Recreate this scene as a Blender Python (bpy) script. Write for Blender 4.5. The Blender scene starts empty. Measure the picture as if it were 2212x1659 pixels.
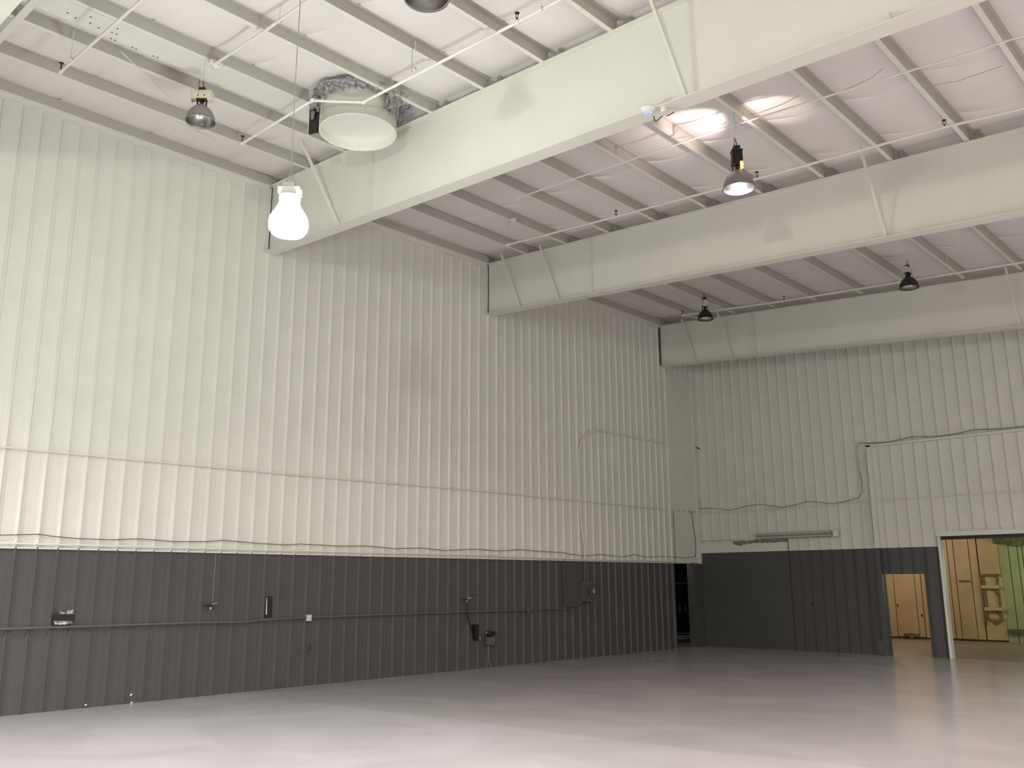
import bpy, math, random
import numpy as np
from mathutils import Vector
C = bpy.context.scene.collection
S = bpy.context.scene
random.seed(4)

# ------------------------------------------------------------------ camera
F_PX, YAW, PITCH, ROLL, CX, CH = 1926.52, -0.7543, 0.2192, -0.0043, 14.7417, 1.8594
cy_, sy_, cp_, sp_ = math.cos(YAW), math.sin(YAW), math.cos(PITCH), math.sin(PITCH)
FW = Vector((sy_ * cp_, cy_ * cp_, sp_)); RT0 = Vector((cy_, -sy_, 0)); UP0 = RT0.cross(FW)
RT = math.cos(ROLL) * RT0 + math.sin(ROLL) * UP0
UP = -math.sin(ROLL) * RT0 + math.cos(ROLL) * UP0
EYE = Vector((CX, 0, CH))
cam = bpy.data.cameras.new('camera'); cam.sensor_width = 36; cam.lens = F_PX / 2212 * 36; cam.clip_end = 200
camo = bpy.data.objects.new('camera', cam); C.objects.link(camo); S.camera = camo
from mathutils import Matrix
camo.matrix_world = Matrix(((RT.x, UP.x, -FW.x, EYE.x), (RT.y, UP.y, -FW.y, EYE.y), (RT.z, UP.z, -FW.z, EYE.z), (0, 0, 0, 1)))

# ------------------------------------------------------------------ world, exposure, lights
S.view_settings.view_transform = 'Standard'
S.view_settings.look = 'None'
S.view_settings.gamma = 1
S.view_settings.use_curve_mapping = False
S.view_settings.exposure = -0.12
w = bpy.data.worlds.new('world'); S.world = w; w.use_nodes = True
w.node_tree.nodes['Background'].inputs[0].default_value = (1.0, 0.95, 0.9, 1)
w.node_tree.nodes['Background'].inputs[1].default_value = 0.0

def light(kind, loc, power, col, radius=0.2, target=None, size=math.radians(140), blend=0.4, parent=None):
    l = bpy.data.lights.new('lamp_or_fill_light', kind); l.energy = power; l.color = col
    l.shadow_soft_size = radius
    if kind == 'SPOT': l.spot_size = size; l.spot_blend = blend
    o = bpy.data.objects.new('lamp_or_fill_light', l); C.objects.link(o); o.location = loc
    d = (Vector(target) - Vector(loc)) if target else Vector((0, 0, -1))
    o.rotation_euler = d.to_track_quat('-Z', 'Y').to_euler()
    if parent: o.parent = parent; o.location = Vector(loc) - parent.location
    return o
WARM = (1.0, 0.93, 0.84)
PINK = (1.0, 0.86, 0.86)
# unseen lights behind and beside the camera: inferred lamps, plus added fill
LP = [('SPOT', (3.0, -1.8, 6.4), 4500, (1.0, 0.97, 0.97), dict(size=math.radians(165), blend=1.0)),
      ('SPOT', (17.0, 9.0, 6.8), 4300, (1.0, 0.88, 0.84), dict(size=math.radians(165), blend=0.7)),
      ('POINT', (13.0, -3.0, 6.0), 1300, (1.0, 0.99, 0.84), {}),
      ('SPOT', (18.5, 17.0, 6.5), 4600, (0.97, 1.0, 0.92), dict(size=math.radians(155), blend=0.8)),  # added fill to lift the far wall
      ('SPOT', (14.6, 12.0, 7.0), 24, (1.0, 0.50, 0.72), dict(target=(14.0, 11.7, 9.0), size=math.radians(110), blend=0.6)),
      ('SPOT', (12.5, 4.0, 7.3), 1600, (1.0, 0.90, 0.95), dict(size=math.radians(110), blend=0.6)),  # added pool to brighten the near floor
      ('SPOT', (7.5, 1.6, 7.2), 800, (1.0, 0.95, 0.95), dict(size=math.radians(105), blend=0.5)),  # added pool for the dark middle of the floor
      # lamps of the rooms behind the far wall, then an added alcove fill
      ('POINT', (3.5, 28.2, 3.7), 270, (1.0, 0.80, 0.62), {}),
      ('POINT', (8.4, 29.9, 2.2), 92, (0.70, 1.0, 0.50), {}),
      ('POINT', (-0.45, 23.3, 2.7), 17.0, (0.8, 0.9, 1.0), {})]  # unseen fill added so the alcove cabinet shows
for k_, p_, e_, c_, kw_ in LP: light(k_, p_, e_, c_, **kw_)

# ------------------------------------------------------------------ materials
def mat(name, col, rough=0.6, metal=0.0, noise=0.0, nscale=3.0, emit=None, estr=0.0, spec=None, bump=0.0, stretch=None):
    m = bpy.data.materials.new(name); m.use_nodes = True
    nt = m.node_tree; b = nt.nodes['Principled BSDF']
    b.inputs['Base Color'].default_value = (*col, 1); b.inputs['Roughness'].default_value = rough
    b.inputs['Metallic'].default_value = metal
    if spec is not None: b.inputs['Specular IOR Level'].default_value = spec
    if noise or bump:
        tc = nt.nodes.new('ShaderNodeTexCoord'); mp = nt.nodes.new('ShaderNodeMapping')
        nz = nt.nodes.new('ShaderNodeTexNoise'); nz.inputs['Scale'].default_value = nscale; nz.inputs['Detail'].default_value = 5
        nt.links.new(tc.outputs['Object'], mp.inputs[0]); nt.links.new(mp.outputs[0], nz.inputs['Vector'])
        if stretch: mp.inputs['Scale'].default_value = stretch
        if noise:
            r = nt.nodes.new('ShaderNodeValToRGB')
            r.color_ramp.elements[0].position = 0.3; r.color_ramp.elements[1].position = 0.7
            r.color_ramp.elements[0].color = (*[c * (1 - noise) for c in col], 1)
            r.color_ramp.elements[1].color = (*[min(1, c * (1 + noise)) for c in col], 1)
            nt.links.new(nz.outputs['Fac'], r.inputs[0]); nt.links.new(r.outputs[0], b.inputs['Base Color'])
        if bump:
            bp = nt.nodes.new('ShaderNodeBump'); bp.inputs['Strength'].default_value = bump; bp.inputs['Distance'].default_value = 0.02
            nt.links.new(nz.outputs['Fac'], bp.inputs['Height']); nt.links.new(bp.outputs[0], b.inputs['Normal'])
    if emit:
        b.inputs['Emission Color'].default_value = (*emit, 1); b.inputs['Emission Strength'].default_value = estr
    return m
M = {}
M['white_wall'] = mat('white_wall_paint', (0.74, 0.735, 0.69), 0.55, noise=0.03, nscale=2.0)
M['gray_wall'] = mat('gray_wall_paint', (0.078, 0.077, 0.077), 0.5, noise=0.06, nscale=2.5)
M['white_steel'] = mat('white_steel_paint', (0.75, 0.75, 0.69), 0.5, noise=0.02, nscale=1.5)
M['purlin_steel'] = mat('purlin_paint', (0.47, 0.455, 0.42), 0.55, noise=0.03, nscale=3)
M['insulation'] = mat('ceiling_insulation', (0.78, 0.75, 0.735), 0.7, noise=0.03, nscale=1.2)
M['white_pipe'] = mat('white_pipe_paint', (0.8, 0.78, 0.72), 0.4)
M['gray_pipe'] = mat('gray_pipe_paint', (0.12, 0.115, 0.115), 0.4)
M['black'] = mat('black_rubber', (0.008, 0.008, 0.009), 0.55)
M['dark_metal'] = mat('dark_metal', (0.035, 0.03, 0.028), 0.5, metal=0.3)
M['brass'] = mat('brass', (0.5, 0.35, 0.16), 0.3, metal=0.9)
M['alu'] = mat('spun_aluminium', (0.45, 0.44, 0.44), 0.28, metal=1.0)
M['alu_out'] = mat('dull_aluminium', (0.33, 0.31, 0.31), 0.5, metal=0.8)
M['foil'] = mat('crumpled_foil', (0.7, 0.7, 0.72), 0.25, metal=0.9, bump=0.8, nscale=25)
M['foil_dull'] = mat('torn_insulation_foil', (0.3, 0.3, 0.3), 0.45, metal=0.4, bump=1.0, nscale=14, noise=0.4)
M['ballast'] = mat('ballast_enamel', (0.62, 0.60, 0.47), 0.5)
M['outlet'] = mat('outlet_ivory', (0.6, 0.58, 0.54), 0.5)
M['bright'] = mat('white_plastic', (0.8, 0.8, 0.78), 0.4)
M['wire'] = mat('dark_cable', (0.07, 0.065, 0.055), 0.6)
M['cable_white'] = mat('pale_cable', (0.42, 0.41, 0.38), 0.6)
M['tan'] = mat('tan_panel_paint', (0.42, 0.31, 0.19), 0.6, noise=0.1, nscale=1.5)
M['tan_dark'] = mat('tan_seam', (0.12, 0.07, 0.035), 0.8)
M['wood'] = mat('bare_wood', (0.45, 0.33, 0.2), 0.7, noise=0.15, nscale=6)
M['brown'] = mat('brown_wood', (0.16, 0.09, 0.05), 0.7, noise=0.3, nscale=6)
M['green'] = mat('green_board_paint', (0.29, 0.30, 0.19), 0.7, noise=0.1, nscale=2)
M['green_dark'] = mat('green_board_joint', (0.09, 0.09, 0.04), 0.8)
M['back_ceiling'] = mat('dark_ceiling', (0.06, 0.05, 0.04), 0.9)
M['dirt'] = mat('dirty_foam', (0.26, 0.24, 0.19), 0.9, noise=0.5, nscale=30, bump=0.6)
M['cabinet'] = mat('black_cabinet', (0.012, 0.013, 0.015), 0.5)
M['stencil'] = mat('pale_stencil', (0.35, 0.35, 0.36), 0.7)
M['lens_lit'] = mat('glowing_lens', (1, 1, 1), 0.5, emit=(0.90, 1.0, 0.93), estr=130)
M['bulb_lit'] = mat('glowing_bulb', (1, 1, 1), 0.5, emit=(1.0, 0.9, 0.88), estr=60)
M['bulb_off'] = mat('lamp_glass', (0.85, 0.85, 0.85), 0.15)
M['amber'] = mat('hot_socket_ceramic', (0.9, 0.6, 0.3), 0.5, emit=(1.0, 0.55, 0.18), estr=2.5)
M['blue_led'] = mat('blue_led', (0.3, 0.3, 1), 0.4, emit=(0.4, 0.38, 1.0), estr=1.3)
M['fixture_gray'] = mat('worn_enamel', (0.30, 0.29, 0.25), 0.5)
M['conduit_gray'] = mat('pale_conduit', (0.22, 0.215, 0.2), 0.5)
M['ragged'] = mat('ragged_dark_insulation', (0.10, 0.095, 0.06), 0.9, noise=0.5, nscale=9)
M['frost'] = mat('frosted_tube', (0.6, 0.6, 0.58), 0.4)
M['concrete'] = mat('bare_concrete', (0.21, 0.17, 0.13), 0.55, noise=0.12, nscale=0.8)

def floor_mat():
    m = bpy.data.materials.new('painted_floor'); m.use_nodes = True
    nt = m.node_tree; b = nt.nodes['Principled BSDF']; N = nt.nodes.new; K = nt.links.new
    tc = N('ShaderNodeTexCoord')
    n1 = N('ShaderNodeTexNoise'); n1.inputs['Scale'].default_value = 0.55; n1.inputs['Detail'].default_value = 7; n1.inputs['Distortion'].default_value = 1.2
    K(tc.outputs['Object'], n1.inputs['Vector'])
    r = N('ShaderNodeValToRGB'); r.color_ramp.elements[0].position = 0.38; r.color_ramp.elements[1].position = 0.62
    r.color_ramp.elements[0].color = (0.355, 0.335, 0.342, 1); r.color_ramp.elements[1].color = (0.40, 0.378, 0.384, 1)
    K(n1.outputs['Fac'], r.inputs[0])
    # light cut-off painted into the slab colour, darker beyond a wavering line
    (ax, ay), (bx, by) = LIGHT_EDGE
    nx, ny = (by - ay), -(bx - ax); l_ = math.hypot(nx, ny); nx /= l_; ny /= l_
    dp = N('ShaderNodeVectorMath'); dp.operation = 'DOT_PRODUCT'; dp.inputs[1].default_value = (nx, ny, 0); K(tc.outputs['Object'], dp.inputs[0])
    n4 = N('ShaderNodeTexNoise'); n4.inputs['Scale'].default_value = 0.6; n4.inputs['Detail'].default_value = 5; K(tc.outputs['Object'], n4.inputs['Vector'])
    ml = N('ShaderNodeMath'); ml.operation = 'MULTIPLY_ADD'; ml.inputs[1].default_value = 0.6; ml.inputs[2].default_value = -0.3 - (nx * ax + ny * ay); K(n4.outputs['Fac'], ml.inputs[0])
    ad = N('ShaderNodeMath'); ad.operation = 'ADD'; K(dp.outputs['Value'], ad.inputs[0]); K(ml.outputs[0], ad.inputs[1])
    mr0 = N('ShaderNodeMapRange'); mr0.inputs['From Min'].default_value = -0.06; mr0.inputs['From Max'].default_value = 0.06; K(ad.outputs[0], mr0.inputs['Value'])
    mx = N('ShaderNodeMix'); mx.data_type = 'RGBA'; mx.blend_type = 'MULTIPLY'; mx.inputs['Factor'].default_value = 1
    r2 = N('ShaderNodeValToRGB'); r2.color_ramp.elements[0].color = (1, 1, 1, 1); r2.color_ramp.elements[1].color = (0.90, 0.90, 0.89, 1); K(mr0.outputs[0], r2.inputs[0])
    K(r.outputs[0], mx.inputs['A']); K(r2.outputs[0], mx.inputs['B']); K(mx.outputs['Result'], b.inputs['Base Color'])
    n2 = N('ShaderNodeTexNoise'); n2.inputs['Scale'].default_value = 0.9; n2.inputs['Detail'].default_value = 4
    mr = N('ShaderNodeMapRange'); mr.inputs['To Min'].default_value = 0.15; mr.inputs['To Max'].default_value = 0.27
    K(tc.outputs['Object'], n2.inputs['Vector']); K(n2.outputs['Fac'], mr.inputs['Value']); K(mr.outputs[0], b.inputs['Roughness'])
    n3 = N('ShaderNodeTexNoise'); n3.inputs['Scale'].default_value = 1.6; n3.inputs['Detail'].default_value = 3
    bp = N('ShaderNodeBump'); bp.inputs['Strength'].default_value = 0.07; bp.inputs['Distance'].default_value = 0.02
    K(tc.outputs['Object'], n3.inputs['Vector']); K(n3.outputs['Fac'], bp.inputs['Height']); K(bp.outputs[0], b.inputs['Normal'])
    return m
LIGHT_EDGE = [(10.0, 9.45), (0.0, 8.6)]
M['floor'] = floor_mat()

# ------------------------------------------------------------------ mesh helpers
class MB:
    def __init__(s): s.v = []; s.f = []; s.mi = []; s.sm = []
    def add(s, vs, fs, mi=0, smooth=False):
        k = len(s.v); s.v += [Vector(v) for v in vs]
        for f in fs: s.f.append(tuple(k + i for i in f)); s.mi.append(mi); s.sm.append(smooth)
        return s
    def box(s, x0, x1, y0, y1, z0, z1, mi=0):
        v = [(x, y, z) for x in (x0, x1) for y in (y0, y1) for z in (z0, z1)]
        return s.add(v, [(0, 1, 3, 2), (4, 6, 7, 5), (0, 4, 5, 1), (2, 3, 7, 6), (0, 2, 6, 4), (1, 5, 7, 3)], mi)
    def hexa(s, bot, top, mi=0):     # four bottom points, four top points
        return s.add(list(bot) + list(top), [(3, 2, 1, 0), (4, 5, 6, 7), (0, 1, 5, 4), (1, 2, 6, 5), (2, 3, 7, 6), (3, 0, 4, 7)], mi)
    def tube(s, pts, r, n=8, mi=0, cap=True):
        pts = [Vector(p) for p in pts]; rings = []
        pa = None
        for i, p in enumerate(pts):
            d = (pts[min(i + 1, len(pts) - 1)] - pts[max(i - 1, 0)]).normalized()
            if pa is None:
                a = Vector((0, 0, 1)) if abs(d.z) < 0.9 else Vector((1, 0, 0))
                pa = d.cross(a).normalized()
            pa = (pa - d * pa.dot(d)).normalized(); pb = d.cross(pa)
            rr = r[i] if isinstance(r, (list, tuple)) else r
            rings.append([p + rr * (math.cos(t) * pa + math.sin(t) * pb) for t in [2 * math.pi * k / n for k in range(n)]])
        vs = [v for rg in rings for v in rg]; fs = []
        for i in range(len(pts) - 1):
            for k in range(n): fs.append((i * n + k, i * n + (k + 1) % n, (i + 1) * n + (k + 1) % n, (i + 1) * n + k))
        s.add(vs, fs, mi, True)
        if cap:
            s.add(rings[0], [tuple(range(n))[::-1]], mi); s.add(rings[-1], [tuple(range(n))], mi)
        return s
    def bar(s, p0, p1, w, t, side=(1, 0, 0), mi=0):   # flat bar from p0 to p1
        p0, p1 = Vector(p0), Vector(p1); d = (p1 - p0).normalized(); a = Vector(side); a = (a - d * a.dot(d)).normalized(); b = d.cross(a)
        q = lambda p: [p + a * w / 2 + b * t / 2, p - a * w / 2 + b * t / 2, p - a * w / 2 - b * t / 2, p + a * w / 2 - b * t / 2]
        return s.hexa(q(p0), q(p1), mi)
    def lathe(s, prof, c=(0, 0, 0), n=32, mi=0, axis='z'):
        c = Vector(c); vs = []; fs = []
        for (r, z) in prof:
            for k in range(n):
                t = 2 * math.pi * k / n
                v = Vector((r * math.cos(t), r * math.sin(t), z))
                if axis == 'x': v = Vector((z, v.x, v.y))
                if axis == 'y': v = Vector((v.x, z, v.y))
                vs.append(c + v)
        for i in range(len(prof) - 1):
            for k in range(n): fs.append((i * n + k, i * n + (k + 1) % n, (i + 1) * n + (k + 1) % n, (i + 1) * n + k))
        return s.add(vs, fs, mi, True)
    def poly(s, pts, mi=0): return s.add(pts, [tuple(range(len(pts)))], mi)
    def build(s, name, m, parent=None, loc=None, local=False):
        me = bpy.data.meshes.new(name)
        ms = m if isinstance(m, (list, tuple)) else [m]
        if parent is not None: org = Vector((0, 0, 0)) if local else ORG.get(parent.name, parent.location.copy())
        elif loc is not None: org = Vector(loc)
        else:
            lo = [min(v[i] for v in s.v) for i in range(3)]; hi = [max(v[i] for v in s.v) for i in range(3)]
            org = Vector(((lo[0] + hi[0]) / 2, (lo[1] + hi[1]) / 2, lo[2]))
        me.from_pydata([tuple(v - org) for v in s.v], [], s.f)
        for x in ms: me.materials.append(M[x] if isinstance(x, str) else x)
        me.polygons.foreach_set('material_index', s.mi); me.polygons.foreach_set('use_smooth', s.sm)
        me.update()
        o = bpy.data.objects.new(name, me); C.objects.link(o)
        if parent is not None:
            o.parent = parent; ORG[o.name] = org
        else:
            o.location = org; ORG[o.name] = org
        return o
ORG = {}
def thing(name, label, cat, loc, group=None):
    o = bpy.data.objects.new(name, None); C.objects.link(o); o.location = loc; o.empty_display_size = 0.2
    ORG[o.name] = Vector(loc)
    return tag(o, label, cat, group)
def tag(o, label, cat, group=None):
    o['label'] = label; o['category'] = cat
    if group: o['group'] = group
    return o
def struct(o): o['kind'] = 'structure'; return o
def dup(root, loc, label, group=None, rz=None):
    r = root.copy(); C.objects.link(r); r.location = loc; r['label'] = label
    if rz is not None: r.rotation_euler = (0, 0, rz)
    if group: r['group'] = group
    for ch in list(root.children):
        c = ch.copy(); C.objects.link(c); c.parent = r
        for g in ch.children:
            d = g.copy(); C.objects.link(d); d.parent = c
    return r
# a pixel of the photograph's frame turned into a point on a real plane of the hall
def ray(x, y): return FW + RT * ((x - 1106) / F_PX) - UP * ((y - 829.5) / F_PX)
def onX(x, y, X): d = ray(x, y); return EYE + d * ((X - EYE.x) / d.x)
def onY(x, y, Y): d = ray(x, y); return EYE + d * ((Y - EYE.y) / d.y)
def onZ(x, y, Z): d = ray(x, y); return EYE + d * ((Z - EYE.z) / d.z)
def sl(Y): return 0.0586 + (Y - 8.76) * 0.00104
def zr(x, Y): return 9.55 - sl(Y) * x            # underside of the purlins
def onR(x, y, dz=0.0):
    Z = 9.2
    for _ in range(40):
        q = onZ(x, y, Z); Z = zr(q.x, q.y) + dz
    return q

YW, L = 8.76, 24.0
B1, B2, B3, B0 = 8.76, 14.85, 22.3, 2.40
ZG, ZGF = 2.394, 2.706

# ------------------------------------------------------------------ shell
def ribline(s0, s1, org, pitch=0.3048, h=0.040, minor=0.0014):
    pts = [(s0, 0.0)]
    i0 = math.floor((s0 - org) / pitch) - 1; i1 = math.ceil((s1 - org) / pitch) + 1
    for i in range(i0, i1 + 1):
        c = org + i * pitch
        for q in [(c - .040, 0), (c - .012, h), (c + .004, h), (c + .020, 0), (c + .085, 0), (c + .093, minor), (c + .111, minor), (c + .119, 0),
                  (c + .187, 0), (c + .195, minor), (c + .213, minor), (c + .221, 0)]:
            if s0 + 1e-4 < q[0] < s1 - 1e-4: pts.append(q)
    pts.append((s1, 0.0))
    return pts
def ribbed(mb, s0, s1, z0, z1, org, P, mi):
    """P(s, h, z) -> point; ribs stand out by h"""
    pts = ribline(s0, s1, org)
    vs = []
    for (a, h) in pts: vs += [P(a, h, z0), P(a, h, z1)]
    mb.add(vs, [(2 * i, 2 * i + 2, 2 * i + 3, 2 * i + 1) for i in range(len(pts) - 1)], mi)
    cap = [P(a, h, z0) for a, h in pts]; mb.add(cap + [P(s1, -.02, z0), P(s0, -.02, z0)], [tuple(range(len(cap) + 2))], mi)

# left wall: flats at x=-0.02, ribs to x=+0.012
mb = MB(); PL = lambda a, h, z: (-0.02 + h, a, z)
ribbed(mb, -12, 24.0, ZG, 9.44, YW, PL, 0)
ribbed(mb, -12, 22.6, 0, ZG, YW, PL, 1)
ribbed(mb, 23.5, 24.0, 0, ZG, YW, PL, 1)
mb.box(-.12, -.03, -12, 24.1, ZG, 9.8, 0); mb.box(-.12, -.03, -12, 22.6, 0, ZG, 1); mb.box(-.12, -.03, 23.5, 24.1, 0, ZG, 1)
struct(mb.build('wall_left', ['white_wall', 'gray_wall'], loc=(0, 0, 0)))
# smooth sheet over the alcove opening, upper part between the last rafter and the corner
mb = MB(); PF = lambda a, h, z: (a, 24.0 - h, z)
XR = 5.673
ribbed(mb, 0, 5.5, 0, ZGF, XR, PF, 1); ribbed(mb, 5.5, 6.5, 2.035, ZGF, XR, PF, 1); ribbed(mb, 6.5, 6.94, 0, ZGF, XR, PF, 1)
ribbed(mb, 0, 6.94, ZGF, 9.75, XR, PF, 0); ribbed(mb, 6.94, 12.5, 2.96, 9.75, XR, PF, 0)
ribbed(mb, 12.5, 24, 0, ZGF, XR, PF, 1); ribbed(mb, 12.5, 24, ZGF, 9.75, XR, PF, 0)
for (a, b, c, d, m_) in [(0, 5.5, 0, ZGF, 1), (5.5, 6.5, 2.035, ZGF, 1), (6.5, 6.94, 0, ZGF, 1), (0, 6.94, ZGF, 9.8, 0), (6.94, 12.5, 2.96, 9.8, 0), (12.5, 24, 0, 9.8, 0)]:
    mb.box(a, b, 24.01, 24.1, c, d, m_)
struct(mb.build('wall_far', ['white_wall', 'gray_wall'], loc=(0, 0, 0)))
struct(MB().box(24, 24.1, -12, 24.1, 0, 9.8).build('wall_right', 'white_wall'))
struct(MB().box(-.1, 24.1, -12.1, -12, 0, 10.2).build('wall_back', 'white_wall'))
# floor: painted slab in the hall, bare concrete beyond
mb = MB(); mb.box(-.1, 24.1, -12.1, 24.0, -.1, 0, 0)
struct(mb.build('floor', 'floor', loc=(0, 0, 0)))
mb = MB(); mb.box(-6, 24.1, 24.0, 33.0, -.1, 0, 0); mb.box(-6, -.1, 20.5, 24.0, -.1, 0, 0)
struct(mb.build('floor_back', 'concrete', loc=(0, 24, 0)))

# ceiling: faced insulation sagging between the purlins, with seams
PUR = {1: [(1.18, 1.32), (2.36, 2.50), (3.38, 3.53), (4.70, 4.80), (5.90, 5.99), (7.12, 7.19), (8.34, 8.41), (9.56, 9.63), (10.78, 10.85), (12.0, 12.05)],
       2: [(1.30 + 1.213 * k, 1.30 + 1.213 * k) for k in range(13)],
       3: [(1.33 + 1.22 * k, 1.37 + 1.222 * k) for k in range(12)]}
BAY = {1: (B0, B1), 2: (B1, B2), 3: (B2, B3)}
mb = MB()
def ceil_strip(xa, xb, Ya, Yb, near, far, seams):
    ys = set([Ya, Yb]); n = max(4, int((Yb - Ya) / 0.35))
    for i in range(n + 1): ys.add(Ya + (Yb - Ya) * i / n)
    for d in (.08, .16, .28, .42, .6, .8): ys.add(Ya + d); ys.add(Yb - d)
    for s_ in seams:
        if Ya + .3 < s_ < Yb - .3:
            for d in (-.03, -.012, 0, .012, .03): ys.add(s_ + d)
    ys = sorted(ys); nx = 12; vs = []
    for y in ys:
        e = min((y - Ya) / .75, 1) if near else 1; e2 = min((Yb - y) / .75, 1) if far else 1
        g = min(math.sin(e * math.pi / 2), math.sin(e2 * math.pi / 2))
        sd = min([abs(y - s_) for s_ in seams] + [9])
        for k in range(nx + 1):
            u = k / nx; a, b = xa(y), xb(y); x = a + (b - a) * u
            gr = 0.028 * max(0, 1 - sd / .03) * (1 - 0.75 * math.sin(math.pi * u) * (u > .35) * 1.0)
            z = zr(x, y) + .20 - (.075 if near else 0) * math.sin(math.pi * u) ** .6 * g + gr * (0.3 + .7 * abs(math.cos(u * 2.2)))
            vs.append((x, y + (0.10 * math.sin(math.pi * u) * g if near else 0), z))
    m_ = nx + 1
    mb.add(vs, [(i * m_ + k, i * m_ + k + 1, (i + 1) * m_ + k + 1, (i + 1) * m_ + k) for i in range(len(ys) - 1) for k in range(nx)], 0, True)
for bay, (Ya, Yb) in BAY.items():
    P = PUR[bay]
    f = lambda a, b: (lambda y: a + (b - a) * (y - Ya) / (Yb - Ya))
    edges = [f(0, 0)] + [f(a + .07, b + .07) for a, b in P] + [f(24, 24)]
    for k in range(len(edges) - 1):
        seams = [Ya + .75 + 1.52 * j + (0.76 if k % 2 else 0) * 0 + random.uniform(-.08, .08) for j in range(6)]
        ceil_strip(edges[k], edges[k + 1], Ya, Yb, True, True, seams)
ceil_strip(lambda y: 0, lambda y: 24, -12.1, B0, False, False, [])
ceil_strip(lambda y: 0, lambda y: 24, B3, 24.1, False, False, [])
struct(mb.build('ceiling', 'insulation', loc=(0, 0, 0)))
mb = MB()
mb.hexa([(-.1, -12.1, 10.05), (24.1, -12.1, 9.0), (24.1, 24.1, 9.0), (-.1, 24.1, 10.05)], [(-.1, -12.1, 10.1), (24.1, -12.1, 9.05), (24.1, 24.1, 9.05), (-.1, 24.1, 10.1)])
struct(mb.build('ceiling_roof_deck', 'insulation'))

# ------------------------------------------------------------------ roof steel
def ztop(b, x): return {1: 9.563 - .0586 * x, 2: 9.541 - .0649 * x, 3: 9.515 - .0742 * x, 0: 9.56 - .052 * x}[b]
def zbot(b, x): return {1: 8.160 - .0550 * x, 2: 8.240 - .0712 * x, 3: 8.235 - .0740 * x, 0: 8.16 - .05 * x}[b]
def rafter(b, Y, label, x1=23.9, stiff=()):
    t = thing('roof_rafter', label, 'roof beam', (0.03, Y, zbot(b, 0)), 'tapered white roof rafters')
    x0 = 0.035
    def sheet(name, ya, yb, fz0, fz1, xa=x0, xb=x1, m='white_steel'):
        q = MB(); q.hexa([(xa, ya, fz0(xa)), (xb, ya, fz0(xb)), (xb, yb, fz0(xb)), (xa, yb, fz0(xa))],
                         [(xa, ya, fz1(xa)), (xb, ya, fz1(xb)), (xb, yb, fz1(xb)), (xa, yb, fz1(xa))])
        return q.build(name, m, t)
    zb = lambda x: zbot(b, x); zt = lambda x: ztop(b, x)
    sheet('web', Y - .006, Y + .006, lambda x: zb(x) + .014, lambda x: zt(x) - .012)
    sheet('bottom_flange', Y - .13, Y + .13, zb, lambda x: zb(x) + .014, xa=-.005)
    sheet('top_flange', Y - .10, Y + .10, lambda x: zt(x) - .012, lambda x: zt(x) - .002)
    for (sx, wd) in stiff:
        q = MB(); q.box(sx - .06, sx + .06, Y - .024, Y - .007, zb(sx) + .02, zt(sx) - .02)
        s_ = q.build('splice_plate', 'white_steel', t)
        q = MB(); q.box(sx + .06, sx + .07, Y - .075, Y - .007, zb(sx) + .02, zt(sx) - .02)
        q.build('stiffener', 'white_steel', t)
        for k in range(3):
            zz = zb(sx) + .25 + k * .42; MB().lathe([(0, -.014), (.014, -.014), (.014, 0)], (sx, Y - .024, zz), 8, axis='y').build('bolt', 'white_steel', t)
    return t
rafter(0, B0, 'white roof rafter whose flange crosses the top left corner of the view')
rafter(1, B1, 'deep white steel rafter behind the round roof duct, nearest and largest across the view', stiff=[(3.18, 1)])
rafter(2, B2, 'white steel rafter in the middle of the hall, under the pink-white lit lamp', stiff=[(3.20, 1)])
rafter(3, B3, 'farthest white steel rafter, standing close before the far ribbed wall', stiff=[(3.16, 1)])

ORD = ['first', 'second', 'third', 'fourth', 'fifth', 'sixth', 'seventh', 'eighth', 'ninth', 'tenth', 'eleventh', 'twelfth', 'thirteenth']
BN = {1: 'nearest bay', 2: 'middle bay', 3: 'farthest bay'}
VIS = {1: 8, 2: 12, 3: 10}
for bay, (Ya, Yb) in BAY.items():
    for k, (a, b) in enumerate(PUR[bay][:VIS[bay]]):
        ya, yb = Ya + .01, Yb - .01
        xa, xb = a, b
        if bay == 1 and k == 2:
            yb = 7.17; xb = a + (b - a) * (yb - Ya) / (Yb - Ya)
        d = .008; H = .185; fl = .07
        pa = [(0, 0), (fl, 0), (fl, H), (fl + .055, H), (fl + .055, H - d), (fl + d, H - d), (fl + d, -d), (0, -d), (0, .014), (-.0, .014)]
        prof = [(0, .02), (0, 0), (fl, 0), (fl, H), (fl + .05, H)]
        prof2 = [(x - .004 if i < 2 else x - .004, z) for i, (x, z) in enumerate(prof)]
        q = MB()
        # Z section: lip, bottom flange, web, top flange, each a thin plate
        def plate(x0, x1, z0, z1):
            q.hexa([(xa + x0, ya, zr(xa + x0, ya) + z0), (xa + x1, ya, zr(xa + x1, ya) + z0), (xb + x1, yb, zr(xb + x1, yb) + z0), (xb + x0, yb, zr(xb + x0, yb) + z0)],
                   [(xa + x0, ya, zr(xa + x0, ya) + z1), (xa + x1, ya, zr(xa + x1, ya) + z1), (xb + x1, yb, zr(xb + x1, yb) + z1), (xb + x0, yb, zr(xb + x0, yb) + z1)])
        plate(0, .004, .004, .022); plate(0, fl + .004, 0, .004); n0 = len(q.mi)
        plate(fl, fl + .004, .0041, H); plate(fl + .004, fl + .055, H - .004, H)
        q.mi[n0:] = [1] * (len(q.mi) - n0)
        for hy in (ya + .5, yb - .5, (ya + yb) / 2):
            pass
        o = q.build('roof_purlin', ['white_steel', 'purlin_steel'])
        tag(o, 'long white roof purlin, %s from the left wall in the %s' % (ORD[k], BN[bay]), 'roof purlin', 'roof purlins of the ' + BN[bay])
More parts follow.
